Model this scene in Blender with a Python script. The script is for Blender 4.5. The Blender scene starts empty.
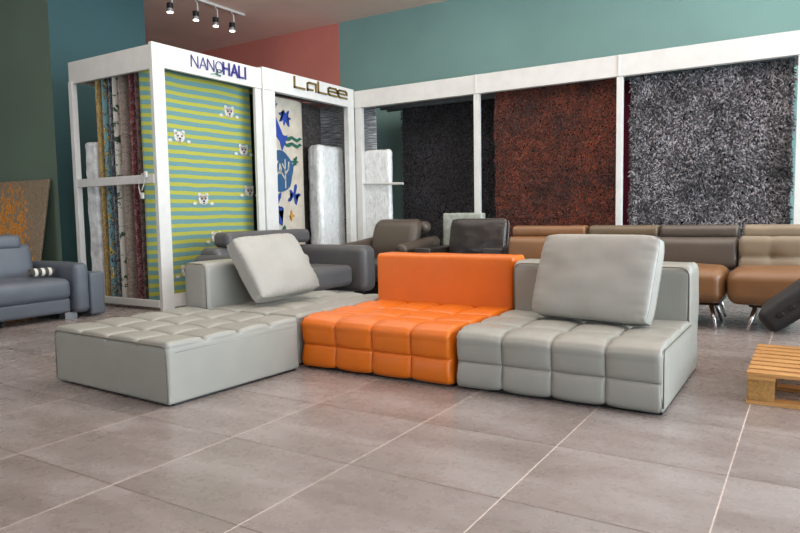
import bpy, bmesh, math, random
import numpy as np
from mathutils import Vector, Matrix, noise
random.seed(7)
C = bpy.context.scene.collection
PI = math.pi

# ------------------------------------------------------------------ materials
def lin(c):
    out = []
    for v in c:
        v = v / 255.0
        out.append(v / 12.92 if v <= 0.04045 else ((v + 0.055) / 1.055) ** 2.4)
    return (out[0], out[1], out[2], 1.0)

class NT:
    def __init__(s, name):
        s.m = bpy.data.materials.new(name); s.m.use_nodes = True
        s.t = s.m.node_tree; s.n = s.t.nodes; s.l = s.t.links
        s.b = s.n['Principled BSDF']
    def node(s, typ, **kw):
        n = s.n.new(typ)
        for k, v in kw.items(): setattr(n, k, v)
        return n
    def setin(s, n, i, v):
        if isinstance(v, bpy.types.NodeSocket): s.l.new(v, n.inputs[i])
        else: n.inputs[i].default_value = v
    def math(s, op, a, b=0.0, c=0.0):
        n = s.node('ShaderNodeMath', operation=op)
        s.setin(n, 0, a); s.setin(n, 1, b); s.setin(n, 2, c)
        return n.outputs[0]
    def coord(s, kind='Object'):
        return s.node('ShaderNodeTexCoord').outputs[kind]
    def sep(s, v):
        n = s.node('ShaderNodeSeparateXYZ'); s.l.new(v, n.inputs[0]); return n.outputs
    def mapping(s, v, scale=(1, 1, 1), loc=(0, 0, 0)):
        n = s.node('ShaderNodeMapping'); s.l.new(v, n.inputs[0])
        n.inputs['Scale'].default_value = scale; n.inputs['Location'].default_value = loc
        return n.outputs[0]
    def noise(s, v, scale, detail=3, rough=0.5, out='Fac', dist=0.0):
        n = s.node('ShaderNodeTexNoise'); s.l.new(v, n.inputs['Vector'])
        n.inputs['Scale'].default_value = scale; n.inputs['Detail'].default_value = detail
        n.inputs['Roughness'].default_value = rough; n.inputs['Distortion'].default_value = dist
        return n.outputs[out]
    def voro(s, v, scale, out='Distance', feature='F1'):
        n = s.node('ShaderNodeTexVoronoi', feature=feature); s.l.new(v, n.inputs['Vector'])
        n.inputs['Scale'].default_value = scale
        return n.outputs[out]
    def ramp(s, f, stops, interp='LINEAR'):
        n = s.node('ShaderNodeValToRGB'); s.l.new(f, n.inputs[0])
        r = n.color_ramp; r.interpolation = interp
        while len(r.elements) < len(stops): r.elements.new(0.5)
        for e, (p, c) in zip(r.elements, stops):
            e.position = p; e.color = lin(c) if len(c) == 3 else c
        return n.outputs[0]
    def mix(s, f, a, b):
        n = s.node('ShaderNodeMix', data_type='RGBA')
        s.setin(n, 0, f)
        for i, v in ((6, a), (7, b)):
            if isinstance(v, bpy.types.NodeSocket): s.l.new(v, n.inputs[i])
            else: n.inputs[i].default_value = lin(v) if len(v) == 3 else v
        return n.outputs[2]
    def bump(s, h, strength=0.3, dist=0.01):
        n = s.node('ShaderNodeBump'); s.l.new(h, n.inputs['Height'])
        n.inputs['Strength'].default_value = strength; n.inputs['Distance'].default_value = dist
        s.l.new(n.outputs[0], s.b.inputs['Normal'])
    def col(s, v):
        if isinstance(v, bpy.types.NodeSocket): s.l.new(v, s.b.inputs['Base Color'])
        else: s.b.inputs['Base Color'].default_value = lin(v)
    def set(s, **kw):
        for k, v in kw.items():
            k = {'rough': 'Roughness', 'metal': 'Metallic', 'sheen': 'Sheen Weight', 'spec': 'Specular IOR Level',
                 'coat': 'Coat Weight', 'trans': 'Transmission Weight'}[k]
            s.setin(s.b, k, v)
        return s

def plain(name, c, rough=0.5, metal=0.0, vary=0.06, scale=6.0, bump=0.0, bscale=200.0, spec=0.5):
    s = NT(name); co = s.coord()
    f = s.noise(co, scale, 3)
    d = tuple(max(0, v * (1 - vary)) for v in c); b = tuple(min(255, v * (1 + vary)) for v in c)
    s.col(s.ramp(f, [(0.3, d), (0.7, b)]))
    s.set(rough=rough, metal=metal, spec=spec)
    if bump: s.bump(s.noise(co, bscale, 4), bump, 0.002)
    return s.m

def leather(name, c, rough=0.42, vary=0.02):
    s = NT(name); co = s.coord()
    f = s.noise(co, 5.0, 4)
    d = tuple(v * (1 - vary) for v in c); b = tuple(min(255, v * (1 + vary)) for v in c)
    s.col(s.ramp(f, [(0.3, d), (0.7, b)]))
    s.set(rough=s.math('MULTIPLY_ADD', s.noise(co, 12, 3), 0.15, rough - 0.07))
    g = s.voro(co, 320.0); w = s.noise(co, 14.0, 4)
    s.bump(s.math('ADD', s.math('MULTIPLY', g, 0.25), s.math('MULTIPLY', w, 0.35)), 0.2, 0.003)
    return s.m

M = {}
M['greige'] = leather('grey_green_leather', (148, 148, 140))
M['greige_pipe'] = leather('grey_green_piping', (118, 114, 102))
M['orange'] = leather('orange_leather', (216, 108, 11), 0.4)
M['cushion'] = leather('cushion_leather', (158, 157, 150), 0.45)
M['slate'] = leather('slate_leather', (90, 97, 106), 0.42)
M['slate_dark'] = leather('dark_slate_leather', (84, 83, 84), 0.42)
M['taupe'] = leather('taupe_leather', (80, 71, 62), 0.38)
M['espresso'] = leather('espresso_leather', (44, 38, 36), 0.33)
M['caramel'] = leather('caramel_leather', (128, 92, 60), 0.36)
M['olive'] = leather('olive_brown_leather', (104, 90, 70), 0.36)
M['gunmetal'] = leather('dark_grey_leather', (88, 80, 72), 0.36)
M['beige'] = leather('beige_leather', (136, 122, 102), 0.38)
M['black'] = plain('black_plastic', (22, 22, 24), 0.45)
M['blackleather'] = leather('black_fabric', (36, 35, 38), 0.6)
M['white'] = plain('white_lacquer', (214, 214, 210), 0.4, vary=0.02)
M['grey_metal'] = plain('grey_metal', (135, 138, 140), 0.4, 0.6)
M['chrome'] = plain('chrome', (215, 215, 215), 0.12, 1.0, vary=0.02)
M['indigo'] = plain('indigo_lettering', (62, 56, 140), 0.4, vary=0.03)
M['gold'] = plain('gold_lettering', (128, 104, 48), 0.35, 0.4, vary=0.05)
M['green_mark'] = plain('green_mark', (40, 120, 95), 0.5)
M['silver'] = plain('silver_collar', (190, 190, 192), 0.3, 0.7)

def wallmat(name, c, rough=0.75):
    s = NT(name); co = s.coord()
    f = s.noise(co, 0.8, 3)
    s.col(s.ramp(f, [(0.3, tuple(v * 0.97 for v in c)), (0.7, tuple(min(255, v * 1.03) for v in c))]))
    s.set(rough=rough); s.bump(s.noise(co, 160, 2), 0.08, 0.002)
    return s.m
M['wall_grey'] = wallmat('grey_green_paint', (108, 128, 112))
M['wall_blue'] = wallmat('petrol_blue_paint', (52, 88, 92))
M['wall_teal'] = wallmat('teal_paint', (134, 172, 166))
M['wall_pink'] = wallmat('terracotta_pink_paint', (222, 134, 120))
M['wall_white'] = wallmat('white_paint', (225, 222, 216))
M['ceiling'] = wallmat('ceiling_paint', (244, 212, 196))

def floormat():
    s = NT('floor_tiles'); co = s.coord(); x, y, z = s.sep(co)
    sx, sy, ox, oy = 0.7886, 0.7284, -2.656, 1.039
    u = s.math('DIVIDE', s.math('SUBTRACT', x, ox), sx); v = s.math('DIVIDE', s.math('SUBTRACT', y, oy), sy)
    fu = s.math('FRACT', u); fv = s.math('FRACT', v)
    du = s.math('MULTIPLY', s.math('MINIMUM', fu, s.math('SUBTRACT', 1.0, fu)), sx)
    dv = s.math('MULTIPLY', s.math('MINIMUM', fv, s.math('SUBTRACT', 1.0, fv)), sy)
    gu = s.math('LESS_THAN', du, 0.003); gv = s.math('LESS_THAN', dv, 0.0038)
    cu = s.math('FLOOR', u); cv = s.math('FLOOR', v)
    cb = s.node('ShaderNodeCombineXYZ'); s.l.new(cu, cb.inputs[0]); s.l.new(cv, cb.inputs[1])
    wn = s.node('ShaderNodeTexWhiteNoise', noise_dimensions='2D'); s.l.new(cb.outputs[0], wn.inputs['Vector'])
    va = s.node('ShaderNodeVectorMath', operation='MULTIPLY_ADD')
    s.l.new(wn.outputs['Color'], va.inputs[0]); va.inputs[1].default_value = (9, 9, 9); s.l.new(co, va.inputs[2])
    n1 = s.noise(s.mapping(va.outputs[0], (0.8, 2.2, 1)), 1.5, 5, 0.55, dist=0.35)
    n2 = s.noise(va.outputs[0], 14.0, 6, 0.6)
    f = s.math('ADD', s.math('MULTIPLY', n1, 0.88), s.math('MULTIPLY', n2, 0.12))
    base = s.ramp(f, [(0.34, (125, 116, 111)), (0.5, (139, 130, 126)), (0.64, (152, 145, 142))])
    tone = s.math('MULTIPLY_ADD', wn.outputs['Value'], 0.12, 0.93)
    hs = s.node('ShaderNodeHueSaturation'); s.l.new(base, hs.inputs['Color']); s.l.new(tone, hs.inputs['Value'])
    c1 = s.mix(gv, hs.outputs[0], (96, 82, 76))
    wm = s.math('MULTIPLY', gu, s.math('MULTIPLY_ADD', s.noise(co, 0.9, 1), 1.0, 0.25))
    s.col(s.mix(wm, c1, (222, 208, 198)))
    s.set(rough=s.math('MULTIPLY_ADD', n2, 0.16, 0.2), spec=0.5)
    g = s.math('SUBTRACT', 1.0, s.math('MAXIMUM', gu, gv))
    s.bump(g, 0.3, 0.001)
    return s.m
M['floor'] = floormat()

# ------------------------------------------------------------------ object helpers
def tag(o, label, cat, group=None, kind=None):
    o['label'] = label; o['category'] = cat
    if group: o['group'] = group
    if kind: o['kind'] = kind
    return o

def empty(name, loc=(0, 0, 0), rz=0.0):
    o = bpy.data.objects.new(name, None); C.objects.link(o)
    o.location = loc; o.rotation_euler = (0, 0, rz); o.empty_display_size = 0.1
    return o

def link(name, me, mats, parent=None, loc=None, smooth=True, kind=None):
    if not isinstance(mats, (list, tuple)): mats = [mats]
    for m in mats: me.materials.append(m)
    if smooth:
        for p in me.polygons: p.use_smooth = True
    o = bpy.data.objects.new(name, me); C.objects.link(o)
    if parent: o.parent = parent
    if loc is not None: o.location = loc
    if kind: o['kind'] = kind
    return o

def autosmooth(o, ang=40):
    md = o.modifiers.new('es', 'EDGE_SPLIT'); md.split_angle = math.radians(ang)
    return o

def copy_tree(o, parent=None):
    c = o.copy(); C.objects.link(c)
    if parent: c.parent = parent
    for ch in list(o.children): copy_tree(ch, c)
    return c

class MB:
    """collects shapes into one mesh"""
    def __init__(s): s.v = []; s.f = []; s.mi = []
    def add(s, vs, fs, mi=0):
        b = len(s.v); s.v += [tuple(v) for v in vs]; s.f += [tuple(i + b for i in f) for f in fs]; s.mi += [mi] * len(fs)
        return s
    def box(s, x0, x1, y0, y1, z0, z1, mi=0, bev=0.0):
        if bev <= 0:
            v = [(x, y, z) for x in (x0, x1) for y in (y0, y1) for z in (z0, z1)]
            f = [(0, 1, 3, 2), (4, 6, 7, 5), (0, 4, 5, 1), (2, 3, 7, 6), (0, 2, 6, 4), (1, 5, 7, 3)]
            return s.add(v, f, mi)
        vs, fs = rbox_data((x1 - x0, y1 - y0, z1 - z0), bev, 99, None, 1)
        c = ((x0 + x1) / 2, (y0 + y1) / 2, (z0 + z1) / 2)
        return s.add([(v[0] + c[0], v[1] + c[1], v[2] + c[2]) for v in vs], fs, mi)
    def tube(s, pts, r, n=8, mi=0, closed=False, caps=True, r2=None):
        pts = [Vector(p) for p in pts]; rings = []
        N = len(pts); up = Vector((0, 0, 1))
        for i, p in enumerate(pts):
            a = pts[i - 1] if (i or closed) else p; b = pts[(i + 1) % N] if (i < N - 1 or closed) else p
            t = (b - a).normalized()
            q = up if abs(t.dot(up)) < 0.95 else Vector((1, 0, 0))
            e1 = t.cross(q).normalized(); e2 = t.cross(e1)
            rr = r if r2 is None else r + (r2 - r) * i / (N - 1)
            rings.append([p + e1 * math.cos(2 * PI * k / n) * rr + e2 * math.sin(2 * PI * k / n) * rr for k in range(n)])
        vs = [v for r_ in rings for v in r_]; fs = []
        M_ = N if closed else N - 1
        for i in range(M_):
            j = (i + 1) % N
            for k in range(n):
                k2 = (k + 1) % n
                fs.append((i * n + k, i * n + k2, j * n + k2, j * n + k))
        if caps and not closed:
            fs.append(tuple(range(n - 1, -1, -1))); fs.append(tuple((N - 1) * n + k for k in range(n)))
        return s.add(vs, fs, mi)
    def build(s, name, mats, parent=None, loc=None, smooth=False, kind=None):
        me = bpy.data.meshes.new(name); me.from_pydata(s.v, [], s.f)
        me.polygons.foreach_set('material_index', s.mi); me.update()
        bm = bmesh.new(); bm.from_mesh(me); bmesh.ops.recalc_face_normals(bm, faces=bm.faces); bm.to_mesh(me); bm.free()
        return link(name, me, mats, parent, loc, smooth, kind)

def axis_seams(L, r, res, seams, k=4):
    """grid lines that are dense where a seam runs"""
    base = axis_pts(L, r, res, k); lo, hi = -L / 2 + r, L / 2 - r
    near = [s_ + o for s_ in seams for o in (-0.036, -0.021, -0.011, -0.0045, 0, 0.0045, 0.011, 0.021, 0.036) if lo < s_ + o < hi]
    keep = [v for v in base if v <= lo or v >= hi or all(abs(v - s_) > 0.048 for s_ in seams)]
    out = sorted(set(keep + near)); res_ = [out[0]]
    for v in out[1:]:
        if v - res_[-1] > 0.0015: res_.append(v)
    return res_

def axis_pts(L, r, res, k=4):
    a = [-L / 2 + r * math.tan(PI / 4 * i / k) * 0 + r * (1 - math.cos(PI / 2 * i / k)) * 0 + r * i / k for i in range(k)]
    n = max(1, int(round((L - 2 * r) / res)))
    m = [-L / 2 + r + (L - 2 * r) * i / n for i in range(n + 1)]
    return a + m + [-v for v in reversed(a)]

def rbox_data(size, r, res=0.03, disp=None, k=4, seams=None, sqb=False):
    """rounded box centred on the origin; disp(p, n) offsets along the normal"""
    rr = list(r) if isinstance(r, (tuple, list)) else [r] * 3
    rr = [min(rr[i], size[i] / 2 - 1e-4) for i in range(3)] if isinstance(r, (tuple, list)) else [min(r, min(size) / 2 - 1e-4)] * 3
    A = [axis_seams(size[i], rr[i], res, seams[i] if seams else [], k) for i in range(3)]
    N = [len(a) - 1 for a in A]; idx = {}; vs = []; fs = []
    half = [s_ / 2 for s_ in size]
    def vid(i, j, l):
        key = (i, j, l)
        if key in idx: return idx[key]
        p = Vector((A[0][i], A[1][j], A[2][l]))
        q = Vector([max(-half[t] + rr[t], min(half[t] - rr[t], p[t])) for t in range(3)])
        d = p - q
        d = Vector([math.tan(d[t] / rr[t] * PI / 4) for t in range(3)]); n = d.normalized()
        if sqb and p.z < 0 and d.z < -1e-6:
            e = 2 + 5 * abs(d.z); nn = sum(abs(c_) ** e for c_ in d) ** (1 / e)
            o = q + Vector([d[t] / nn * rr[t] for t in range(3)])
        else:
            o = q + Vector([n[t] * rr[t] for t in range(3)])
        n = Vector([n[t] / rr[t] for t in range(3)]).normalized()
        if disp: o = o + n * disp(o, n)
        idx[key] = len(vs); vs.append(o[:]); return idx[key]
    X, Y, Z = N
    for i in range(X):
        for j in range(Y):
            fs.append((vid(i, j, 0), vid(i, j + 1, 0), vid(i + 1, j + 1, 0), vid(i + 1, j, 0)))
            fs.append((vid(i, j, Z), vid(i + 1, j, Z), vid(i + 1, j + 1, Z), vid(i, j + 1, Z)))
    for i in range(X):
        for l in range(Z):
            fs.append((vid(i, 0, l), vid(i + 1, 0, l), vid(i + 1, 0, l + 1), vid(i, 0, l + 1)))
            fs.append((vid(i, Y, l), vid(i, Y, l + 1), vid(i + 1, Y, l + 1), vid(i + 1, Y, l)))
    for j in range(Y):
        for l in range(Z):
            fs.append((vid(0, j, l), vid(0, j, l + 1), vid(0, j + 1, l + 1), vid(0, j + 1, l)))
            fs.append((vid(X, j, l), vid(X, j + 1, l), vid(X, j + 1, l + 1), vid(X, j, l + 1)))
    return vs, fs

def rbox(name, x0, x1, y0, y1, z0, z1, r, mat, parent=None, res=0.05, disp=None, rot=None, k=4, seams=None, sqb=False):
    """rounded box given by its extents in the parent's frame"""
    vs, fs = rbox_data((x1 - x0, y1 - y0, z1 - z0), r, res, disp, k, seams, sqb)
    me = bpy.data.meshes.new(name); me.from_pydata(vs, [], fs); me.update()
    o = link(name, me, mat, parent, ((x0 + x1) / 2, (y0 + y1) / 2, (z0 + z1) / 2))
    if rot: o.rotation_euler = rot
    return o

def seam_lines(size, nx, ny, nz):
    return ([-size[0] / 2 + size[0] * i / nx for i in range(1, nx)], [-size[1] / 2 + size[1] * i / ny for i in range(1, ny)], [-size[2] / 2 + v for v in nz])

def tuft(size, nx, ny, nz, frontseam=True):
    """pillowed squares on the top and, if asked, on the front (-Y) face"""
    sx, sy, sz_ = seam_lines(size, nx, ny, nz)
    def f(p, n):
        top = max(0.0, n.z); fr = max(0.0, -n.y) if frontseam else 0.0
        act = max(top, fr)
        if act < 0.02: return 0.0
        d = []
        if abs(n.x) < 0.95: d.append(min(abs(p.x - s) for s in sx))
        if top > 0.35: d.append(min(abs(p.y - s) for s in sy))
        if fr > 0.5:
            for s in sz_: d.append(abs(p.z - s))
        if not d: return 0.0
        m = min(d)
        g = 0.017 * (1 - math.exp(-m / 0.008))
        for q in d: g += 0.016 * (1 - math.exp(-q / 0.055))
        wr = 0.0016 * noise.noise(Vector((p.x * 9 + size[0] * 3, p.y * 9, p.z * 9)))
        mm = math.exp(-m / 0.05)
        wr += 0.0022 * mm * noise.noise(Vector((p.x * 40, p.y * 40, p.z * 40)))
        return min(1, act * 1.3) * (g - 0.036 + wr)
    return f

def wrinkle(a=0.006, s=6.0, seed=0.0, a2=0.0):
    def f(p, n):
        v = Vector((p.x * s + seed, p.y * s, p.z * s))
        r = a * noise.noise(v)
        if a2: r += a2 * noise.noise(v * 3.7)
        return r
    return f

def crown(size, h=0.03, wr=0.003, seed=0.0, axes='z'):
    """soft upholstery crown: the big faces bulge in the middle"""
    def f(p, n):
        u = max(0, 1 - (2 * p.x / size[0]) ** 2); v = max(0, 1 - (2 * p.y / size[1]) ** 2); w = max(0, 1 - (2 * p.z / size[2]) ** 2)
        r = 0.0
        r += abs(n.z) * (u * v) ** 0.6 * (h if 'z' in axes else 0)
        r += abs(n.y) * (u * w) ** 0.6 * (h if 'y' in axes else 0)
        r += abs(n.x) * (v * w) ** 0.6 * (h if 'x' in axes else 0)
        return r + wr * noise.noise(Vector((p.x * 7 + seed, p.y * 7, p.z * 7)))
    return f

def soft(name, x0, x1, y0, y1, z0, z1, r, mat, parent, h=0.02, axes='z', seed=0.0, res=0.045, wr=0.004, rot=None):
    return rbox(name, x0, x1, y0, y1, z0, z1, r, mat, parent, res, crown((x1 - x0, y1 - y0, z1 - z0), h, wr, seed, axes), rot)

def arc_path(pts, r=0.05, n=5):
    """polyline with rounded corners (open)"""
    pts = [Vector(p) for p in pts]; out = [pts[0]]
    for i in range(1, len(pts) - 1):
        a, b, c = pts[i - 1], pts[i], pts[i + 1]
        d1 = (a - b).normalized(); d2 = (c - b).normalized()
        p0 = b + d1 * r; p1 = b + d2 * r
        for k in range(n + 1):
            t = k / n; out.append(p0 * (1 - t) ** 2 + b * 2 * t * (1 - t) + p1 * t * t)
    out.append(pts[-1]); return out

# ------------------------------------------------------------------ the room
def struct(name, mb, mat, smooth=False):
    o = mb.build(name, mat, smooth=smooth); o['kind'] = 'structure'; return o

CH = 5.24
struct('floor', MB().box(-17, 6, -6, 11.6, -0.1, 0), M['floor'])
struct('ceiling', MB().box(-17, 6, -6, 11.6, CH, CH + 0.12), M['ceiling'])
struct('wall_back', MB().box(-8.6, 6, 11.5, 11.65, 0, CH), M['wall_teal'])
struct('wall_back_left', MB().box(-17, -8.6, 11.5, 11.65, 0, CH), M['wall_pink'])
b = MB().box(-17, -10.22, 6.12, 7.9, 0, CH, 0)
o = struct('wall_left', b, [M['wall_grey'], M['wall_blue']])
for p in o.data.polygons:
    if p.normal.x > 0.9 or p.normal.y > 0.9: p.material_index = 1
struct('wall_far_left', MB().box(-17.1, -17, -6, 11.6, 0, CH), M['wall_grey'])
# right side: shop window wall with slim mullions, mostly glass towards the street
b = MB().box(6, 6.12, -6, 11.6, 4.5, CH).box(6, 6.12, -6, 11.6, 0, 0.15)
for i in range(9): b.box(6, 6.12, -6 + i * 2.18, -5.92 + i * 2.18, 0.15, 4.5)
struct('window_1', b, M['white'])
struct('wall_front', MB().box(-17, -12, -6.12, -6, 0, CH).box(-7, 6, -6.12, -6, 0, CH).box(-12, -7, -6.12, -6, 3.6, CH).box(-12, -7, -6.12, -6, 0, 0.4), plain('dark_bounce_cut', (50, 48, 46), 0.8))  # unseen wall, closed and darkened to cut light on the sofa fronts
b = MB()
for i in range(5): b.box(-12 + i * 1.23, -11.92 + i * 1.23, -6.1, -6.02, 0.4, 3.6)
struct('added_window', b, M['white'])  # unseen window added to let light onto the left wall and floor

# ------------------------------------------------------------------ modular sofa
def plinth(parent, w, d):
    MB().box(-w / 2 + 0.04, w / 2 - 0.015, -d / 2 + 0.05, d / 2 - 0.03, 0, 0.03).build('plinth', M['black'], parent)

# ottoman: x -4.75..-3.43, y 2.72..3.94
w, d = 1.33, 1.20
R0 = empty('ottoman', (-4.057, 3.318, 0), math.radians(-2.3))
tag(R0, 'wide grey-green leather ottoman with tufted square top, nearest the left of the floor', 'ottoman')
sz = (w, d, 0.393)
rbox('seat', -w / 2, w / 2, -d / 2, d / 2, 0.016, 0.405, (0.028, 0.03, 0.05), M['greige'], R0, 0.03, tuft(sz, 4, 4, [], frontseam=False), k=5, seams=seam_lines(sz, 4, 4, []), sqb=True)
plinth(R0, w, d)
hx, hy = w / 2, d / 2
pb = MB().tube(arc_path([(-hx + .012, -hy + 0.002, 0.03), (-hx + .012, -hy + .002, 0.388), (hx - .012, -hy + .002, 0.388), (hx - .012, -hy + .002, 0.03)], 0.05), 0.006, 6)
pb.build('piping', M['greige_pipe'], R0, smooth=True)
pb = MB().tube([(hx - 0.002, -hy + 0.06, 0.345), (hx - 0.002, hy - 0.06, 0.345)], 0.0035, 6)
pb.build('piping', M['greige'], R0, smooth=True)

# corner chaise: x -4.75..-3.43, y 3.97..5.42, backrest on its left
d = 1.44
R1 = empty('chaise_module', (-4.112, 4.69, 0))
tag(R1, 'grey-green leather chaise module with low backrest on its left, behind the ottoman', 'sofa module')
sz = (w, d, 0.393)
rbox('seat', -w / 2, w / 2, -d / 2, d / 2, 0.018, 0.405, (0.04, 0.04, 0.05), M['greige'], R1, 0.03, tuft(sz, 4, 4, [], frontseam=False), k=5, seams=seam_lines(sz, 4, 4, []), sqb=True)
rbox('backrest', -w / 2, -w / 2 + 0.30, -d / 2 - 0.002, d / 2, 0.05, 0.80, 0.06, M['greige'], R1, 0.04, wrinkle(0.005, 5, 3))
plinth(R1, w, d)
pb = MB().tube(arc_path([(-w / 2 + .292, -d / 2 + 0.004, 0.40), (-w / 2 + .292, -d / 2 + .004, 0.79), (-w / 2 + .02, -d / 2 + .004, 0.79)], 0.06), 0.005, 6)
pb.build('piping', M['greige_pipe'], R1, smooth=True)

# orange armless module: x -3.42..-2.04, y 3.98..5.33
w2 = 1.345; d = 1.38
R2 = empty('armless_module', (-2.736, 4.643, 0))
tag(R2, 'bright orange leather armless sofa module with tufted seat and plain low back', 'sofa module')
sz = (w2, d, 0.393)
rbox('seat', -w2 / 2, w2 / 2, -d / 2, d / 2, 0.018, 0.41, (0.045, 0.14, 0.105), M['orange'], R2, 0.03, tuft(sz, 4, 4, [0.175]), k=5, seams=seam_lines(sz, 4, 4, [0.175]), sqb=True)
rbox('backrest', -w2 / 2, w2 / 2, d / 2 - 0.28, d / 2 + 0.0, 0.05, 0.84, (0.015, 0.045, 0.045), M['orange'], R2, 0.04, wrinkle(0.005, 5, 9))
plinth(R2, w2, d)

# grey module on the right: x -2.02..-0.70, y 4.0..5.3
w3 = 1.345; d = 1.39
R3 = empty('armless_module', (-1.37, 4.655, 0))
tag(R3, 'grey-green leather armless sofa module with squared tufting, right-hand end of the modular sofa', 'sofa module')
sz = (w3, d, 0.393)
rbox('seat', -w3 / 2, w3 / 2, -d / 2, d / 2, 0.018, 0.41, (0.03, 0.14, 0.105), M['greige'], R3, 0.03, tuft(sz, 4, 4, [0.175]), k=5, seams=seam_lines(sz, 4, 4, [0.175]), sqb=True)
rbox('backrest', -w3 / 2, w3 / 2, d / 2 - 0.38, d / 2, 0.05, 0.81, (0.04, 0.075, 0.075), M['greige'], R3, 0.04, wrinkle(0.005, 5, 17))
plinth(R3, w3, d)
hx = w3 / 2
y0 = -d / 2
yb = d / 2 - 0.38
pb = MB().tube(arc_path([(hx - .002, y0 + .012, 0.05), (hx - .002, y0 + .012, 0.385), (hx - .002, yb - 0.01, 0.385)], 0.06), 0.005, 6)
pb.tube(arc_path([(hx - .02, yb + 0.003, 0.39), (hx - .02, yb + 0.003, 0.79), (-hx + .02, yb + 0.003, 0.79), (-hx + .02, yb + .003, 0.39)], 0.07), 0.005, 6)
pb.build('piping', M['greige_pipe'], R3, smooth=True)

# loose cushions
def pillow(name, W, H, T, mat, seed, e=3.2):
    nx, ny = 56, 40; vs = []; fs = []
    def pt(i, j, sgn):
        u = -1 + 2 * i / nx; v = -1 + 2 * j / ny
        uu = math.sin(u * PI / 2) ; vv = math.sin(v * PI / 2)
        # corners pull in slightly
        bow = 0.07
        x = uu * W / 2 * math.sqrt(1 - bow * vv ** 6); z = vv * H / 2 * math.sqrt(1 - bow * 1.6 * uu ** 8)
        t = ((1 - abs(uu) ** e) * (1 - abs(vv) ** e)) ** 0.42
        th = T / 2 * (0.42 + 0.58 * t)
        edge = (max(abs(uu), abs(vv))) ** 5
        wr = 0.0035 * edge * math.sin(uu * 38 + seed + 3 * noise.noise(Vector((uu * 4, vv * 4, seed)))) * (1 if abs(vv) > abs(uu) else 0)
        wr += 0.003 * edge * math.sin(vv * 30 + seed) * (1 if abs(uu) >= abs(vv) else 0)
        wr += 0.010 * noise.noise(Vector((uu * 2.4 + seed, vv * 2.2, sgn)))
        if max(abs(uu), abs(vv)) > 0.999: th = T * 0.2; wr = 0
        return (x, sgn * (th + wr), z)
    for sgn in (-1, 1):
        b0 = len(vs)
        for i in range(nx + 1):
            for j in range(ny + 1): vs.append(pt(i, j, sgn))
        for i in range(nx):
            for j in range(ny):
                a = b0 + i * (ny + 1) + j; q = (a, a + ny + 1, a + ny + 2, a + 1)
                fs.append(q if sgn < 0 else q[::-1])
    F = (nx + 1) * (ny + 1)
    ring = [i * (ny + 1) for i in range(nx + 1)] + [nx * (ny + 1) + j for j in range(1, ny + 1)] + [i * (ny + 1) + ny for i in range(nx - 1, -1, -1)] + [j for j in range(ny - 1, 0, -1)]
    n = len(ring)
    for k in range(n):
        a, b_ = ring[k], ring[(k + 1) % n]; fs.append((b_, a, a + F, b_ + F))
    me = bpy.data.meshes.new(name); me.from_pydata(vs, [], fs); me.update()
    bm = bmesh.new(); bm.from_mesh(me); bmesh.ops.recalc_face_normals(bm, faces=bm.faces); bm.to_mesh(me); bm.free()
    o = link(name, me, mat); 
    pts = [vs[i] for i in ring]
    for sgn in (-1, 1):
        pp = MB().tube([(x, sgn * T * 0.2, z) for x, y, z in pts], 0.0035, 6, closed=True).build('piping', M['cushion'], o, smooth=True)
    return o

P1 = pillow('cushion', 0.81, 0.62, 0.23, M['cushion'], 1.0)
P1.location = (-4.225, 4.575, 0.735)
P1.rotation_euler = (math.radians(-33), math.radians(-1.5), math.radians(90))
tag(P1, 'pale grey leather cushion leaning on the left backrest of the chaise module', 'cushion', 'loose cushions')
P2 = pillow('cushion', 0.88, 0.62, 0.22, M['cushion'], 5.0)
P2.location = (-1.30, 4.71, 0.722)
P2.rotation_euler = (math.radians(-21), 0, math.radians(-11))
tag(P2, 'pale grey leather cushion standing on the right-hand grey seat against its back', 'cushion', 'loose cushions')

# ------------------------------------------------------------------ left slate sofa (faces +X)
S = empty('leather_sofa', (-8.1, 3.4, 0))
tag(S, 'slate grey leather sofa with headrest at the left edge, in front of the leaning rug', 'sofa')
for i, (a, b_) in enumerate(((-1.55, -0.25), (-0.23, 1.22))):
    soft('seat', -0.30, 0.56, a, b_, 0.25, 0.495, 0.07, M['slate'], S, 0.02, 'zx', i * 3.0)
    soft('backrest', -0.50, -0.16, a, b_ - 0.03, 0.40, 0.90, 0.09, M['slate'], S, 0.03, 'x', i * 5.0, rot=(0, math.radians(-9), 0))
soft('headrest', -0.42, -0.17, -1.45, -0.35, 0.84, 1.025, 0.06, M['slate'], S, 0.01, 'x', 8)
soft('headrest', -0.42, -0.17, -0.15, 1.06, 0.84, 1.025, 0.06, M['slate'], S, 0.01, 'x', 2)
rbox('base', -0.55, 0.53, -1.55, 1.22, 0.08, 0.265, 0.04, M['slate'], S, 0.1, wrinkle(0.003))
def arm_profile(name, x0, x1, y0, y1, z0, z1, mat, parent, seed=0):
    return soft(name, x0, x1, y0, y1, z0, z1, 0.065, mat, parent, 0.012, 'zx', seed)
arm_profile('armrest', -0.55, 0.60, 1.235, 1.43, 0.07, 0.67, M['slate'], S, 4)
arm_profile('armrest', -0.55, 0.60, -1.78, -1.57, 0.07, 0.67, M['slate'], S, 7)
rbox('side_panel', -0.50, 0.58, 1.44, 1.64, 0.02, 0.545, 0.03, M['slate'], S, 0.1, wrinkle(0.003))
for y in (-1.2, 0.45):
    MB().box(0.38, 0.42, y, y + 0.04, 0, 0.1).build('leg', M['black'], S)
MB().box(0.36, 0.5, 1.15, 1.3, 0, 0.08).build('leg', M['grey_metal'], S)

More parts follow.
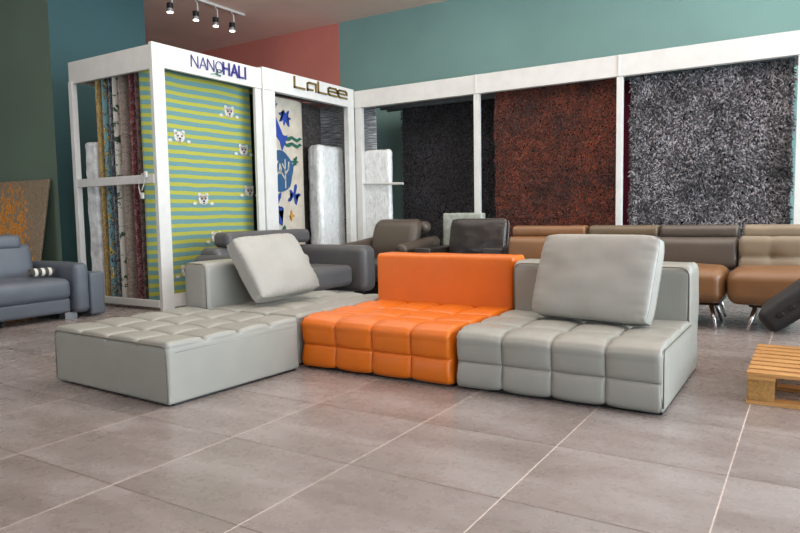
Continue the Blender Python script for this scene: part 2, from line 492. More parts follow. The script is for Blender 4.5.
# striped bolster on it
def striped(name, a, b_, period, axis, duty=0.5, wav=0.0, rough=0.9, off=0.0, sharp=True):
    s = NT(name); co = s.coord(); xyz = s.sep(co)
    v = xyz['XYZ'.index(axis)]
    if wav: v = s.math('MULTIPLY_ADD', s.noise(co, 1.7, 2), wav, v)
    f = s.math('FRACT', s.math('DIVIDE', s.math('ADD', v, off), period))
    tri = s.math('ABSOLUTE', s.math('SUBTRACT', f, 0.5))
    m = s.ramp(tri, [(duty / 2 - 0.015, (0, 0, 0)), (duty / 2 + 0.015, (255, 255, 255))])
    fu = s.noise(co, 90, 3)
    s.col(s.mix(s.math('MULTIPLY', fu, 0.12), s.mix(m, a, b_), (240, 240, 220)))
    s.set(rough=rough); s.bump(fu, 0.6, 0.006)
    return s.m
M['bolster'] = striped('black_white_stripes', (20, 20, 24), (215, 210, 200), 0.085, 'Y', 0.55)
vs, fs = [], []
B = MB().tube([(0, y, 0) for y in (-0.15, -0.145, -0.13, 0.13, 0.145, 0.15)], 0.05, 20)
for i, k in enumerate((0.6, 0.85, 1, 1, 0.85, 0.6)):
    for j in range(20):
        v = B.v[i * 20 + j]; B.v[i * 20 + j] = (v[0] * k, v[1], v[2] * k)
o = B.build('bolster', M['bolster'], smooth=True, loc=(-7.86, 4.44, 0.575))
tag(o, 'small black and white striped bolster lying against the slate sofa armrest', 'bolster')

# ------------------------------------------------------------------ leaning rug on the left wall
def rust_art():
    s = NT('rust_mottled_rug'); co = s.coord(); x, y, z = s.sep(co)
    n = s.noise(s.mapping(co, (5, 5, 3.0)), 2.2, 6, 0.7)
    fine = s.noise(s.mapping(co, (30, 30, 14)), 3, 4, 0.7)
    col = s.ramp(fine, [(0.25, (70, 84, 74)), (0.4, (180, 84, 34)), (0.5, (236, 150, 44)), (0.6, (244, 190, 90)), (0.75, (220, 206, 180))])
    g = s.ramp(s.noise(s.mapping(co, (14, 14, 7)), 5, 3), [(0.35, (140, 122, 100)), (0.65, (172, 154, 130))])
    dx = s.math('MAXIMUM', s.math('SUBTRACT', s.math('ABSOLUTE', s.math('ADD', x, 0.15)), 0.35), 0.0)
    dz = s.math('MAXIMUM', s.math('ADD', z, 0.1), 0.0)
    sp = s.voro(s.mapping(co, (26, 26, 15)), 1.0, 'Color')
    spk = s.sep(sp)[0]
    d = s.math('SUBTRACT', s.math('MULTIPLY_ADD', spk, 0.45, s.math('MULTIPLY', n, 0.5)), s.math('MULTIPLY_ADD', dx, 0.7, s.math('MULTIPLY', dz, 0.4)))
    m = s.ramp(d, [(0.22, (0, 0, 0)), (0.30, (255, 255, 255))])
    s.col(s.mix(m, g, col)); s.set(rough=0.95); s.bump(fine, 0.5, 0.01)
    return s.m
M['rust_art'] = rust_art()
o = rbox('rug', -0.95, 0.95, -0.02, 0.02, -0.93, 0.93, 0.015, M['rust_art'], None, 0.2)
o.location = (-11.29, 5.90, 0.935); o.rotation_euler = (math.radians(-10), 0, 0)
tag(o, 'mottled brown and orange rug leaning on the grey wall behind the slate sofa', 'rug')

# ------------------------------------------------------------------ display racks
RT = 3.41; FB = 3.11
L = empty('rug_display_rack', (-7.1, 5.6, 0))
tag(L, 'tall white rug display rack with two lettered bays and open end', 'display rack')
def part(name, mb, mat, parent, org, label=None, smooth=False):
    ox, oy, oz = org
    mb.v = [(v[0] - ox, v[1] - oy, v[2] - oz) for v in mb.v]
    o = mb.build(name, mat, parent, smooth=smooth)
    if label: o['label'] = label
    return o
OL = (-7.1, 5.6, 0)
for (x0, x1, y0, y1) in ((-7.14, -7.08, 5.555, 5.74), (-7.14, -7.09, 7.37, 7.50), (-7.16, -7.06, 7.51, 7.77), (-7.16, -7.06, 9.66, 9.84), (-8.87, -8.79, 5.54, 5.62), (-8.87, -8.79, 9.72, 9.83)):
    part('post', MB().box(x0, x1, y0, y1, 0, FB, bev=0.004), M['white'], L, OL)
part('fascia', MB().box(-7.14, -7.08, 5.555, 7.505, FB + 0.001, RT, bev=0.004), M['white'], L, OL)
part('fascia', MB().box(-7.16, -7.06, 7.51, 9.84, FB + 0.001, RT + 0.03, bev=0.004), M['white'], L, OL)
part('fascia', MB().box(-8.87, -7.145, 5.555, 5.61, FB - 0.03, RT - 0.03, bev=0.004), M['white'], L, OL)
part('fascia', MB().box(-8.87, -8.80, 5.63, 9.84, FB + 0.001, RT, bev=0.004), M['white'], L, OL)
part('mid_rail', MB().box(-8.79, -7.14, 5.545, 5.59, 1.65, 1.76, bev=0.003), M['white'], L, OL)
part('base_rail', MB().box(-8.79, -7.14, 5.545, 5.60, 0.04, 0.13, bev=0.003), M['white'], L, OL)
part('base_rail', MB().box(-7.13, -7.09, 5.73, 7.37, 0.03, 0.20, bev=0.003), M['white'], L, OL)
part('base_rail', MB().box(-7.15, -7.08, 7.77, 9.66, 0.03, 0.20, bev=0.003), M['white'], L, OL)
part('top_panel', MB().box(-8.79, -7.17, 5.64, 9.83, 3.34, 3.38), M['grey_metal'], L, OL)
for x in (-7.34, -7.6, -7.9, -8.2, -8.5):
    part('hanging_rail', MB().box(x - 0.015, x + 0.015, 5.64, 9.6, 3.2, 3.24), M['grey_metal'], L, OL)
# bulb cord on the mid rail
c = MB().tube([(-7.27, 5.53, 1.765), (-7.33, 5.525, 1.775), (-7.40, 5.52, 1.71), (-7.41, 5.52, 1.6), (-7.38, 5.52, 1.5)], 0.007, 6)
c.tube([(-7.27, 5.53, 1.765), (-7.30, 5.525, 1.66), (-7.35, 5.52, 1.56)], 0.007, 6)
c.box(-7.37, -7.32, 5.505, 5.535, 1.45, 1.53, bev=0.008).box(-7.29, -7.24, 5.51, 5.543, 1.72, 1.80, bev=0.01)
o = c.build('power_cord', M['white'], smooth=False)
tag(o, 'white power cord with a plug looped over the rack mid rail', 'cord')

# lettering, built from strokes; u runs along +Y, v up
def strokes(polys, y0, u_scale, z0, v_scale, t, x=-7.07, depth=0.012):
    mb = MB()
    for P in polys:
        pts = [(y0 + u * u_scale, z0 + v * v_scale) for u, v in P]
        for (a, b_), (c_, d_) in zip(pts[:-1], pts[1:]):
            dx, dz = c_ - a, d_ - b_; L_ = math.hypot(dx, dz) or 1e-6
            ux, uz = dx / L_ * t * 0.5, dz / L_ * t * 0.5; nx_, nz_ = -uz, ux
            q = [(a - ux + nx_, b_ - uz + nz_), (a - ux - nx_, b_ - uz - nz_), (c_ + ux - nx_, d_ + uz - nz_), (c_ + ux + nx_, d_ + uz + nz_)]
            vs = [(x, yy, zz) for yy, zz in q] + [(x + depth, yy, zz) for yy, zz in q]
            mb.add(vs, [(0, 1, 2, 3), (7, 6, 5, 4), (0, 4, 5, 1), (1, 5, 6, 2), (2, 6, 7, 3), (3, 7, 4, 0)])
    return mb
def circ(cx, cy, rx, ry, a0=0, a1=360, n=16):
    return [(cx + rx * math.cos(math.radians(a0 + (a1 - a0) * k / n)), cy + ry * math.sin(math.radians(a0 + (a1 - a0) * k / n))) for k in range(n + 1)]
G = {'N': [[(0, 0), (0, 1), (0.75, 0), (0.75, 1)]], 'A': [[(0, 0), (0.4, 1), (0.8, 0)], [(0.15, 0.33), (0.65, 0.33)]],
     'O': [circ(0.42, 0.5, 0.42, 0.5)], 'H': [[(0, 0), (0, 1)], [(0.7, 0), (0.7, 1)], [(0, 0.52), (0.7, 0.52)]],
     'L': [[(0, 1), (0, 0), (0.5, 0)]], 'I': [[(0, 0), (0, 1)]]}
def word(txt, y, z, h, adv, t, x=-7.072):
    mb = MB()
    for ch, a in zip(txt, adv):
        s_ = strokes(G[ch], y, h, z, h, t, x); mb.add(s_.v, s_.f); y += a * h
    return mb, y
mb, y = word('NANO', 6.17, 3.205, 0.15, (0.95, 0.92, 0.97, 0.98), 0.008)
part('sign_lettering', mb, M['indigo'], L, OL, 'thin indigo letters NANO')
mb, y = word('HALI', 6.74, 3.205, 0.15, (0.98, 1.0, 0.82, 0.2), 0.026)
part('sign_lettering', mb, M['indigo'], L, OL, 'bold indigo letters HALI')
mb = strokes([circ(0, 0, 0.045, 0.04, 20, 300), [(-0.15, -0.045), (-0.07, -0.03), (0.02, -0.05)]], 6.65, 1, 3.205, 1, 0.010, -7.066)
part('sign_mark', mb, M['green_mark'], L, OL, 'green swirl under the lettering')
e = [(0.0, 0.52), (1.0, 0.52), (1.0, 0.8), (0.85, 1.0), (0.15, 1.0), (0, 0.85), (0, 0.15), (0.15, 0.0), (1.0, 0.0)]
LL = [[(0, 1.3), (0, 0), (0.95, 0)],
      [(1.25, 0.0), (1.25, 0.85), (1.4, 1.0), (2.1, 1.0), (2.1, 0.0)], [(1.25, 0.0), (1.25, 0.1), (1.75, 0.1)],
      [(2.35, 1.35), (2.35, 0.0), (3.2, 0.0)],
      [(3.4 + u * 0.95, v) for u, v in e], [(4.5 + u * 0.95, v) for u, v in e]]
part('sign_lettering', strokes(LL, 8.22, 0.255, 3.245, 0.12, 0.03, -7.059, 0.02), M['gold'], L, OL, 'gold outlined letters of the second bay')

# right rack along the back
K = empty('rug_display_rack', (-3.5, 9.9, 0))
tag(K, 'long white rug display rack with slim posts along the teal back wall', 'display rack')
OK_ = (-3.5, 9.9, 0)
for i, (x0, x1) in enumerate(((-7.06, -6.93), (-4.70, -4.615), (-2.435, -2.355), (-0.20, 0.02))):
    part('post', MB().box(x0, x1, 9.86, 9.96, 0, FB, bev=0.003), M['white'], K, OK_)
part('post', MB().box(2.0, 2.1, 9.86, 9.96, 0, FB, bev=0.003), M['white'], K, OK_)
for x0, x1 in ((-7.06, -4.655), (-4.65, -2.405), (-2.40, -0.09), (-0.085, 2.1)):
    part('fascia', MB().box(x0, x1, 9.85, 9.95, FB + 0.001, RT, bev=0.004), M['white'], K, OK_)
for x0, x1 in ((-4.67, -4.64), (-2.415, -2.385), (-0.11, -0.07)):
    part('cover_strip', MB().box(x0, x1, 9.835, 9.849, FB, RT, bev=0.002), M['white'], K, OK_)
part('top_panel', MB().box(-8.85, 2.1, 9.96, 10.95, 3.30, 3.34), M['grey_metal'], K, OK_)
for y in (10.03, 10.32, 10.62, 10.85):
    part('hanging_rail', MB().box(-7.0, 2.1, y - 0.02, y + 0.02, 3.16, 3.21), M['grey_metal'], K, OK_)
part('cross_rail', MB().tube([(-6.93, 9.91, 1.76), (-6.09, 9.91, 1.73)], 0.022, 8), M['white'], K, OK_)

# ------------------------------------------------------------------ rugs
def sheet(name, plane, pos, a0, a1, z0, z1, mat, thick=0.025, amp=0.02, curl=0.0, seed=0.0, wid=0.05, curl1=0.0):
    """hanging textile: plane 'X' hangs at x=pos and spans y a0..a1; plane 'Y' hangs at y=pos and spans x"""
    n = max(6, int((a1 - a0) / wid)); m = 24; vs = []; fs = []
    for side in (0, 1):
        for i in range(n + 1):
            for j in range(m + 1):
                u = i / n; v = j / m; a = a0 + (a1 - a0) * u; z = z0 + (z1 - z0) * v
                off = amp * noise.noise(Vector((a * 1.8 + seed, z * 0.5, seed))) + 0.4 * amp * math.sin(a * 7 + seed) * (1 - v)
                cu = max(0, 1 - u / 0.12) ** 2 * curl + max(0, 1 - (1 - u) / 0.3) ** 2 * curl1
                p = pos + off - cu + (thick if side else 0) * (1 if plane == 'X' else 1)
                if plane == 'X': vs.append((p, a, z))
                else: vs.append((a, p, z))
    F = (n + 1) * (m + 1)
    for i in range(n):
        for j in range(m):
            a = i * (m + 1) + j; q = (a, a + m + 1, a + m + 2, a + 1); fs.append(q); fs.append(tuple(k + F for k in q[::-1]))
    ring = [i * (m + 1) for i in range(n + 1)] + [n * (m + 1) + j for j in range(1, m + 1)] + [i * (m + 1) + m for i in range(n - 1, -1, -1)] + list(range(m - 1, 0, -1))
    for k in range(len(ring)):
        a, b_ = ring[k], ring[(k + 1) % len(ring)]; fs.append((a, b_, b_ + F, a + F))
    c = Vector(((pos if plane == 'X' else (a0 + a1) / 2), ((a0 + a1) / 2 if plane == 'X' else pos), z0))
    me = bpy.data.meshes.new(name); me.from_pydata([tuple(Vector(v) - c) for v in vs], [], fs); me.update()
    bm = bmesh.new(); bm.from_mesh(me); bmesh.ops.recalc_face_normals(bm, faces=bm.faces); bm.to_mesh(me); bm.free()
    o = link(name, me, mat); o.location = c
    return autosmooth(o, 50)

M['yellow_stripes'] = striped('yellow_aqua_stripes', (88, 138, 142), (166, 168, 44), 0.1125, 'Z', 0.54, wav=0.05)
def patterned(name, base, cols, scale=(3, 3, 3), n=3.0, thr=0.5, grid=0):
    s = NT(name); co = s.coord(); f = s.noise(s.mapping(co, scale), n, 4, 0.6, dist=1.0)
    stops = [(thr, base)]
    k = len(cols)
    for i, c_ in enumerate(cols): stops.append((min(1, thr + 0.015 + i * (0.5 / (k + 1)) * 0.5), c_))
    col = s.ramp(f, stops, 'CONSTANT')
    fine = s.noise(co, 70, 3)
    s.col(s.mix(s.math('MULTIPLY', fine, 0.25), col, (120, 112, 104))); s.set(rough=0.95); s.bump(fine, 0.5, 0.006)
    return s.m
M['gold_edge'] = patterned('gold_rug', (186, 160, 104), [(140, 104, 50), (206, 184, 130)], (8, 8, 4))
M['teal_leaf'] = patterned('teal_leaf_rug', (120, 164, 170), [(40, 60, 80), (215, 180, 60), (225, 225, 210)], (5, 5, 4))
M['navy_leaf'] = patterned('navy_rug', (52, 60, 78), [(160, 166, 172), (34, 38, 48), (200, 200, 196)], (8, 8, 5))
M['white_leaf'] = patterned('white_green_leaf_rug', (216, 212, 200), [(56, 92, 60), (34, 48, 44)], (3, 3, 4), thr=0.55)
M['taupe_rug'] = patterned('taupe_rug', (168, 152, 140), [(130, 114, 106), (190, 176, 164)], (4, 4, 12))
M['burgundy'] = patterned('burgundy_rug', (120, 34, 48), [(66, 24, 34), (190, 150, 150), (140, 30, 50)], (8, 8, 8), thr=0.46)
M['brown_rug'] = patterned('brown_rug', (110, 82, 76), [(52, 40, 38)], (5, 5, 5))
M['black_rug'] = patterned('charcoal_patterned_rug', (34, 32, 34), [(70, 66, 64), (22, 20, 22)], (4, 4, 4), thr=0.5)

racklab = 'in the rack end'
defs = [(-8.42, 'gold_edge', 'narrow gold-edged rug %s, leftmost hanging rug', 0.01),
        (-8.30, 'teal_leaf', 'teal rug with yellow and white leaves %s', 0.01),
        (-8.17, 'navy_leaf', 'navy and grey patterned rug %s', 0.015),
        (-8.05, 'white_leaf', 'off-white rug with dark green leaves %s', 0.015),
        (-7.93, 'taupe_rug', 'taupe rug with faint streaks %s', 0.02),
        (-7.72, 'burgundy', 'burgundy red patterned rug %s', 0.015),
        (-7.58, 'brown_rug', 'plain dark brown rug beside the burgundy one %s', 0.01)]
for i, (x, mk, lab, am) in enumerate(defs):
    o = sheet('rug', 'X', x, 5.65 + 0.01 * (i % 3), 7.3, 0.10, 3.17, M[mk], 0.03, am, seed=i * 3.1)
    tag(o, lab % racklab, 'rug', 'rugs hanging in the rack end')
YR = sheet('rug', 'X', -7.40, 5.66, 7.54, 0.10, 3.17, M['yellow_stripes'], 0.03, 0.015, curl=0.10, seed=4.4)
tag(YR, 'yellow and aqua striped rug with small animal faces in the first lettered bay', 'rug')

# animal faces sewn on the striped rug
M['patch_white'] = plain('patch_white', (206, 202, 196), 0.9, vary=0.08, scale=40)
M['patch_grey'] = plain('patch_grey', (150, 140, 138), 0.9, vary=0.08, scale=40)
def face(y, z, tone, s_=1.0, rot=0.0):
    mb = MB()
    def disc(cy, cz, ry, rz, mi, x0=0.0, n=18):
        vs = [(x0, cy, cz)] + [(x0, cy + ry * math.cos(2 * PI * k / n), cz + rz * math.sin(2 * PI * k / n)) for k in range(n)]
        vs2 = [(x0 + 0.006, v[1], v[2]) for v in vs]
        fs = [(0, 1 + k, 1 + (k + 1) % n) for k in range(n)]
        mb.add(vs, fs, mi); mb.add(vs2, fs, mi)
        mb.add(vs[1:] + vs2[1:], [(k, (k + 1) % n, n + (k + 1) % n, n + k) for k in range(n)], mi)
    disc(0, 0, 0.075, 0.062, 0)
    disc(-0.055, 0.055, 0.024, 0.026, 0); disc(0.055, 0.055, 0.024, 0.026, 0)
    disc(-0.13, -0.045, 0.028, 0.018, 0); disc(0.13, -0.045, 0.028, 0.018, 0)
    disc(0, 0.02, 0.045, 0.03, 2, 0.007)
    disc(0, -0.028, 0.034, 0.028, 0, 0.0075)
    disc(-0.028, 0.012, 0.009, 0.010, 1, 0.014); disc(0.028, 0.012, 0.009, 0.010, 1, 0.014)
    disc(0, -0.02, 0.016, 0.012, 1, 0.0145); disc(0, -0.045, 0.018, 0.005, 1, 0.0145)
    mb.v = [(v[0], v[1] * s_, v[2] * s_) for v in mb.v]
    o = mb.build('animal_face', [M['patch_white'], M['black'], M['patch_grey'] if tone else M['patch_white']], YR)
    # sit on the rug surface
    off = 0.015 * noise.noise(Vector((y * 1.8 + 4.4, z * 0.5, 4.4))) + 0.4 * 0.015 * math.sin(y * 7 + 4.4) * (1 - (z - 0.1) / 3.07)
    cu = max(0, 1 - ((y - 5.66) / 1.88) / 0.12) ** 2 * 0.10
    o.location = Vector((-7.40 + 0.033 + off - cu, y, z)) - YR.location
for y, z, t in ((6.17, 2.30, 0), (7.10, 2.74, 1), (7.37, 2.20, 1), (6.54, 1.45, 1), (7.46, 1.58, 1), (6.20, 0.45, 1), (7.25, 0.62, 0), (6.75, 0.9, 0)):
    face(y, z, t, 1.2)

# second bay: cut-out motif rug, dark rug, streaked rug, wrapped slabs
M['offwhite_rug'] = plain('offwhite_rug', (196, 188, 172), 0.95, vary=0.05, bump=0.4)
CR = sheet('rug', 'X', -7.42, 7.80, 8.92, 0.10, 3.12, M['offwhite_rug'], 0.03, 0.012, seed=9.0, curl1=0.12)
tag(CR, 'off-white rug with blue, green and ochre sea-plant shapes', 'rug')
M['blue_shape'] = plain('blue_shape', (38, 66, 150), 0.9)
M['steel_shape'] = plain('steel_blue_shape', (44, 84, 122), 0.9)
M['green_shape'] = plain('green_shape', (30, 92, 76), 0.9)
M['ochre_shape'] = plain('ochre_shape', (204, 142, 44), 0.9)
def motif(pts, y, z, mat, s_=1.0):
    vs = [(0, p[0] * s_, p[1] * s_) for p in pts]; n = len(vs)
    bm = bmesh.new(); bv = [bm.verts.new(v) for v in vs]; f = bm.faces.new(bv)
    bmesh.ops.triangulate(bm, faces=[f])
    r = bmesh.ops.extrude_face_region(bm, geom=bm.faces[:])
    for v in r['geom']:
        if isinstance(v, bmesh.types.BMVert): v.co.x += 0.008
    bmesh.ops.recalc_face_normals(bm, faces=bm.faces)
    me = bpy.data.meshes.new('motif'); bm.to_mesh(me); bm.free()
    o = link('motif', me, mat, CR, smooth=False)
    off = 0.012 * noise.noise(Vector((y * 1.8 + 9.0, z * 0.5, 9.0))) + 0.4 * 0.012 * math.sin(y * 7 + 9.0) * (1 - (z - 0.1) / 3.0)
    u = (y - 7.80) / 1.12
    cu = max(0, 1 - (1 - u) / 0.3) ** 2 * 0.12
    o.location = Vector((-7.42 + 0.036 + off - cu, y, z)) - CR.location
    if u > 0.7: o.rotation_euler = (0, 0, math.radians(18))
def coral(n, R, r, jit=0.0, sq=1.0):
    P = []
    for k in range(n):
        a = 2 * PI * k / n
        for da, rr in ((-0.30, r), (-0.14, R * 0.8), (0.0, R), (0.14, R * 0.8), (0.30, r)):
            aa = a + da * 2 * PI / n * 1.2; q = rr * (1 + jit * math.sin(k * 2.3))
            P.append((q * math.cos(aa), q * math.sin(aa) * sq))
    return P
fish = [(-0.16, 0.30), (-0.05, 0.20), (0.06, 0.02), (0.13, -0.10), (0.20, -0.08), (0.16, -0.16), (0.10, -0.26), (0.07, -0.16), (-0.05, -0.05), (-0.16, 0.02)]
wave = [(-0.2, 0.0)] + [(-0.2 + 0.05 * k, 0.03 + 0.018 * math.sin(k * 1.9)) for k in range(1, 8)] + [(0.2, 0.02)] + [(-0.2 + 0.05 * k, -0.01 + 0.018 * math.sin(k * 1.9)) for k in range(7, 0, -1)]
motif(fish, 8.10, 2.64, M['blue_shape'], 1.45)
motif(coral(7, 0.15, 0.06, 0.15), 8.34, 2.80, M['blue_shape'])
motif(coral(5, 0.10, 0.03), 7.90, 2.22, M['ochre_shape'])
motif(wave, 8.50, 2.46, M['green_shape'], 1.3); motif(wave, 8.50, 2.36, M['green_shape'], 1.3)
motif([(0.32 * math.cos(a) * (1 + 0.08 * math.sin(5 * a)), 0.34 * math.sin(a)) for a in [2 * PI * k / 24 for k in range(24)]], 8.18, 1.93, M['steel_shape'])
def branch(y, z, sgn, h=1.0):
    P = [[(0, -0.26), (0.0, 0.24)], [(0, -0.12), (0.10, 0.0), (0.12, 0.12)], [(0, -0.02), (-0.09, 0.08), (-0.10, 0.2)], [(0, 0.06), (0.07, 0.16)], [(0.10, 0.0), (0.15, 0.0)]]
    mb = strokes([[(u * sgn, v) for u, v in q] for q in P], 0, h, 0, h, 0.022, 0, 0.006)
    o = mb.build('motif', M['offwhite_rug'], CR)
    o.location = Vector((-7.42 + 0.047, y, z)) - CR.location
branch(8.06, 1.93, 1, 0.95); branch(8.30, 1.90, -1, 0.9)
motif(coral(5, 0.17, 0.035, 0.2), 8.52, 1.55, M['blue_shape'])
motif(coral(7, 0.20, 0.06, 0.3, 1.4), 8.04, 1.32, M['blue_shape'])
motif(coral(4, 0.08, 0.03, 0.3), 8.44, 1.2, M['ochre_shape'])
motif(coral(5, 0.18, 0.08, 0.3, 0.8), 8.20, 0.88, M['green_shape'])
motif(coral(6, 0.15, 0.06, 0.3), 8.4, 0.45, M['steel_shape'])
motif(coral(5, 0.07, 0.03), 8.10, 3.0, M['steel_shape'])
motif(coral(6, 0.09, 0.04, 0.3), 8.56, 2.1, M['green_shape'])
o = sheet('rug', 'X', -7.80, 7.78, 9.75, 0.10, 3.17, M['black_rug'], 0.03, 0.03, seed=2.0)
tag(o, 'charcoal rug with faint pattern hanging behind the sea-plant rug', 'rug')
def streaked():
    s = NT('silver_streaked_rug'); co = s.coord()
    f = s.noise(s.mapping(co, (1.2, 1.2, 26)), 3.0, 5, 0.7)
    s.col(s.ramp(f, [(0.36, (60, 62, 66)), (0.5, (150, 154, 158)), (0.62, (226, 229, 230))])); s.set(rough=0.5); s.bump(f, 0.6, 0.02)
    return s.m
M['streaked'] = streaked()
o = sheet('rug', 'Y', 10.14, -8.30, -6.80, 0.10, 3.27, M['streaked'], 0.03, 0.015, seed=6.0)
tag(o, 'silver and black streaked rug hanging in the rack corner above the wrapped slabs', 'rug')

# plastic-wrapped mattresses
def wrapmat():
    s = NT('plastic_wrap'); co = s.coord()
    n = s.noise(s.mapping(co, (2.2, 2.2, 0.7)), 7.0, 6, 0.7, dist=1.6)
    s.col(s.ramp(n, [(0.35, (208, 212, 212)), (0.5, (232, 235, 234)), (0.7, (250, 252, 252))]))
    s.set(rough=s.math('MULTIPLY_ADD', n, 0.25, 0.12), coat=0.6)
    s.bump(s.math('ADD', n, s.math('MULTIPLY', s.voro(s.mapping(co, (3, 3, 1)), 8), 0.5)), 0.7, 0.02)
    return s.m
M['wrap'] = wrapmat()
def wrapped(x0, x1, y0, y1, z1, label, seed):
    root = empty('wrapped_mattress', ((x0 + x1) / 2, (y0 + y1) / 2, 0))
    hx_, hy_ = (x1 - x0) / 2, (y1 - y0) / 2
    rbox('body', -hx_, hx_, -hy_, hy_, 0.0, z1, 0.10, M['wrap'], root, 0.05, wrinkle(0.014, 4.0, seed, 0.010))
    return tag(root, label, 'mattress', 'plastic wrapped mattresses')
wrapped(-7.68, -7.36, 9.20, 9.95, 2.45, 'white mattress in clear plastic wrap standing in the second lettered bay', 2.0)
wrapped(-7.22, -6.40, 9.97, 10.10, 2.36, 'mattress in crinkled clear plastic standing behind the corner post, under the short rail', 8.0)
o = rbox('wrapped_bundle', -8.77, -8.50, 5.66, 6.5, 0.0, 2.28, 0.05, plain('grey_wrap', (205, 208, 208), 0.45, vary=0.12, scale=9, bump=0.5, bscale=30), None, 0.05, wrinkle(0.012, 6, 1, 0.006))
tag(o, 'pale grey wrapped upright slab at the left post of the rack end', 'wrapped rug')
o = rbox('wrapped_board', -4.98, -4.30, 9.28, 9.44, 0.0, 1.20, 0.03, plain('pale_wrap', (160, 166, 156), 0.35, vary=0.12, scale=12, bump=0.6, bscale=25), None, 0.05, wrinkle(0.008, 6, 1, 0.004))
tag(o, 'pale wrapped board standing behind the dark brown armchair', 'board')

# shag rugs: backing + pile
def shagmat(name, stops, rough=0.8, sheen=0.3):
    s = NT(name)
    a = s.node('ShaderNodeAttribute', attribute_name='tuft_tone')
    co = s.coord(); n = s.noise(s.mapping(co, (1, 1, 1)), 3.2, 4, 0.6)
    n2 = s.noise(co, 1.1, 2, 0.5)
    f = s.math('ADD', s.math('MULTIPLY', a.outputs['Fac'], 0.45), s.math('ADD', s.math('MULTIPLY', n, 0.45), s.math('MULTIPLY', s.math('SUBTRACT', n2, 0.4), 0.5)))
    s.col(s.ramp(f, stops)); s.set(rough=rough, sheen=sheen)
    return s.m
def shag(label, x0, x1, y, z0, z1, mat, count, ln, wd, curl, seed, back, droop=0.6, clump=0.0):
    root = sheet('shag_rug', 'Y', y, x0, x1, z0, z1, back, 0.02, 0.02, seed=seed)
    tag(root, label, 'rug')
    rnd = random.Random(seed); vs = []; fs = []; tone = []
    cx = (x0 + x1) / 2
    for i in range(count):
        x = rnd.uniform(x0 - 0.01, x1 + 0.01); z = rnd.uniform(z0, z1)
        if clump:
            cxn = noise.noise(Vector((x * 9, z * 9, seed))); 
        l = ln * rnd.uniform(0.6, 1.2); w_ = wd * rnd.uniform(0.7, 1.3)
        fx = 1.2 * noise.noise(Vector((x * 6, z * 6, seed))) + rnd.uniform(-0.7, 0.7)
        fz = 1.2 * noise.noise(Vector((x * 6, z * 6, seed + 31))) + rnd.uniform(-0.6, 0.6) - droop
        d = Vector((fx * curl, -1.0, fz * curl)).normalized()
        p = Vector((x - cx, -0.002 - 0.035 * abs(noise.noise(Vector((x * 7 + seed, z * 11, seed)))) * clump + 0.02 * noise.noise(Vector((x * 1.8 + seed, z * 0.5, seed))), z - z0))
        side = Vector((rnd.uniform(-1, 1), rnd.uniform(-0.3, 0.3), rnd.uniform(-1, 1))).normalized()
        side = (side - d * side.dot(d)).normalized() * w_ / 2
        nrm = d.cross(side).normalized() * w_ / 2
        m_ = p + d * l * 0.55; e_ = p + (d + Vector((fx * 0.5 * curl, 0, -0.5 * droop + fz * 0.3))).normalized() * l
        k = len(vs)
        for q, sc in ((p, 0.8), (m_, 1.0), (e_, 0.45)):
            for c_ in (side, nrm * 0.9 - side * 0.6, -nrm * 0.9 - side * 0.6): vs.append((q + c_ * sc)[:])
        t = rnd.random()
        tone += [t] * 9
        for s0 in (0, 3):
            for j in range(3):
                j2 = (j + 1) % 3
                fs.append((k + s0 + j, k + s0 + j2, k + s0 + 3 + j2, k + s0 + 3 + j))
        fs.append((k + 6, k + 7, k + 8))
    me = bpy.data.meshes.new('pile'); me.from_pydata(vs, [], fs)
    at = me.attributes.new('tuft_tone', 'FLOAT', 'POINT'); at.data.foreach_set('value', tone); me.update()
    o = link('pile', me, mat, root, kind='stuff')
    return root
M['shag_black'] = shagmat('black_shag', [(0.35, (8, 8, 9)), (0.55, (22, 21, 25)), (0.8, (92, 86, 98))])  # pale ramp end paints sheen patches into the pile colour
M['shag_rust'] = shagmat('rust_shag', [(0.25, (28, 9, 4)), (0.5, (76, 28, 12)), (0.8, (176, 78, 34))])
M['shag_silver'] = shagmat('silver_shag', [(0.25, (18, 18, 21)), (0.5, (70, 69, 74)), (0.8, (196, 192, 196))], 0.5)  # bright ramp end paints highlights into the curls
M['back_dark'] = plain('dark_backing', (26, 24, 26), 0.95)
M['back_rust'] = plain('rust_backing', (46, 18, 12), 0.95)
shag('black shag rug with painted smoky sheen, leftmost in the long rack', -6.52, -4.30, 10.62, 0.30, 3.14, M['shag_black'], 26000, 0.05, 0.010, 0.9, 3, M['back_dark'], clump=1.0)
shag('rust brown long-pile rug in the middle bay of the long rack', -4.42, -2.47, 10.12, 0.20, 3.14, M['shag_rust'], 52000, 0.045, 0.009, 0.9, 5, M['back_rust'], clump=0.8)
shag('silver grey curly shag rug in the right bay of the long rack', -2.28, -0.25, 10.10, 0.20, 3.12, M['shag_silver'], 34000, 0.048, 0.017, 1.6, 8, M['back_dark'], clump=1.6)
o = sheet('rug', 'Y', 10.30, -3.2, -2.24, 0.2, 3.12, plain('plum_rug', (110, 30, 60), 0.95, bump=0.5), 0.03, 0.01, seed=12)
tag(o, 'plum red rug edge hanging between the rust and silver shag rugs', 'rug')

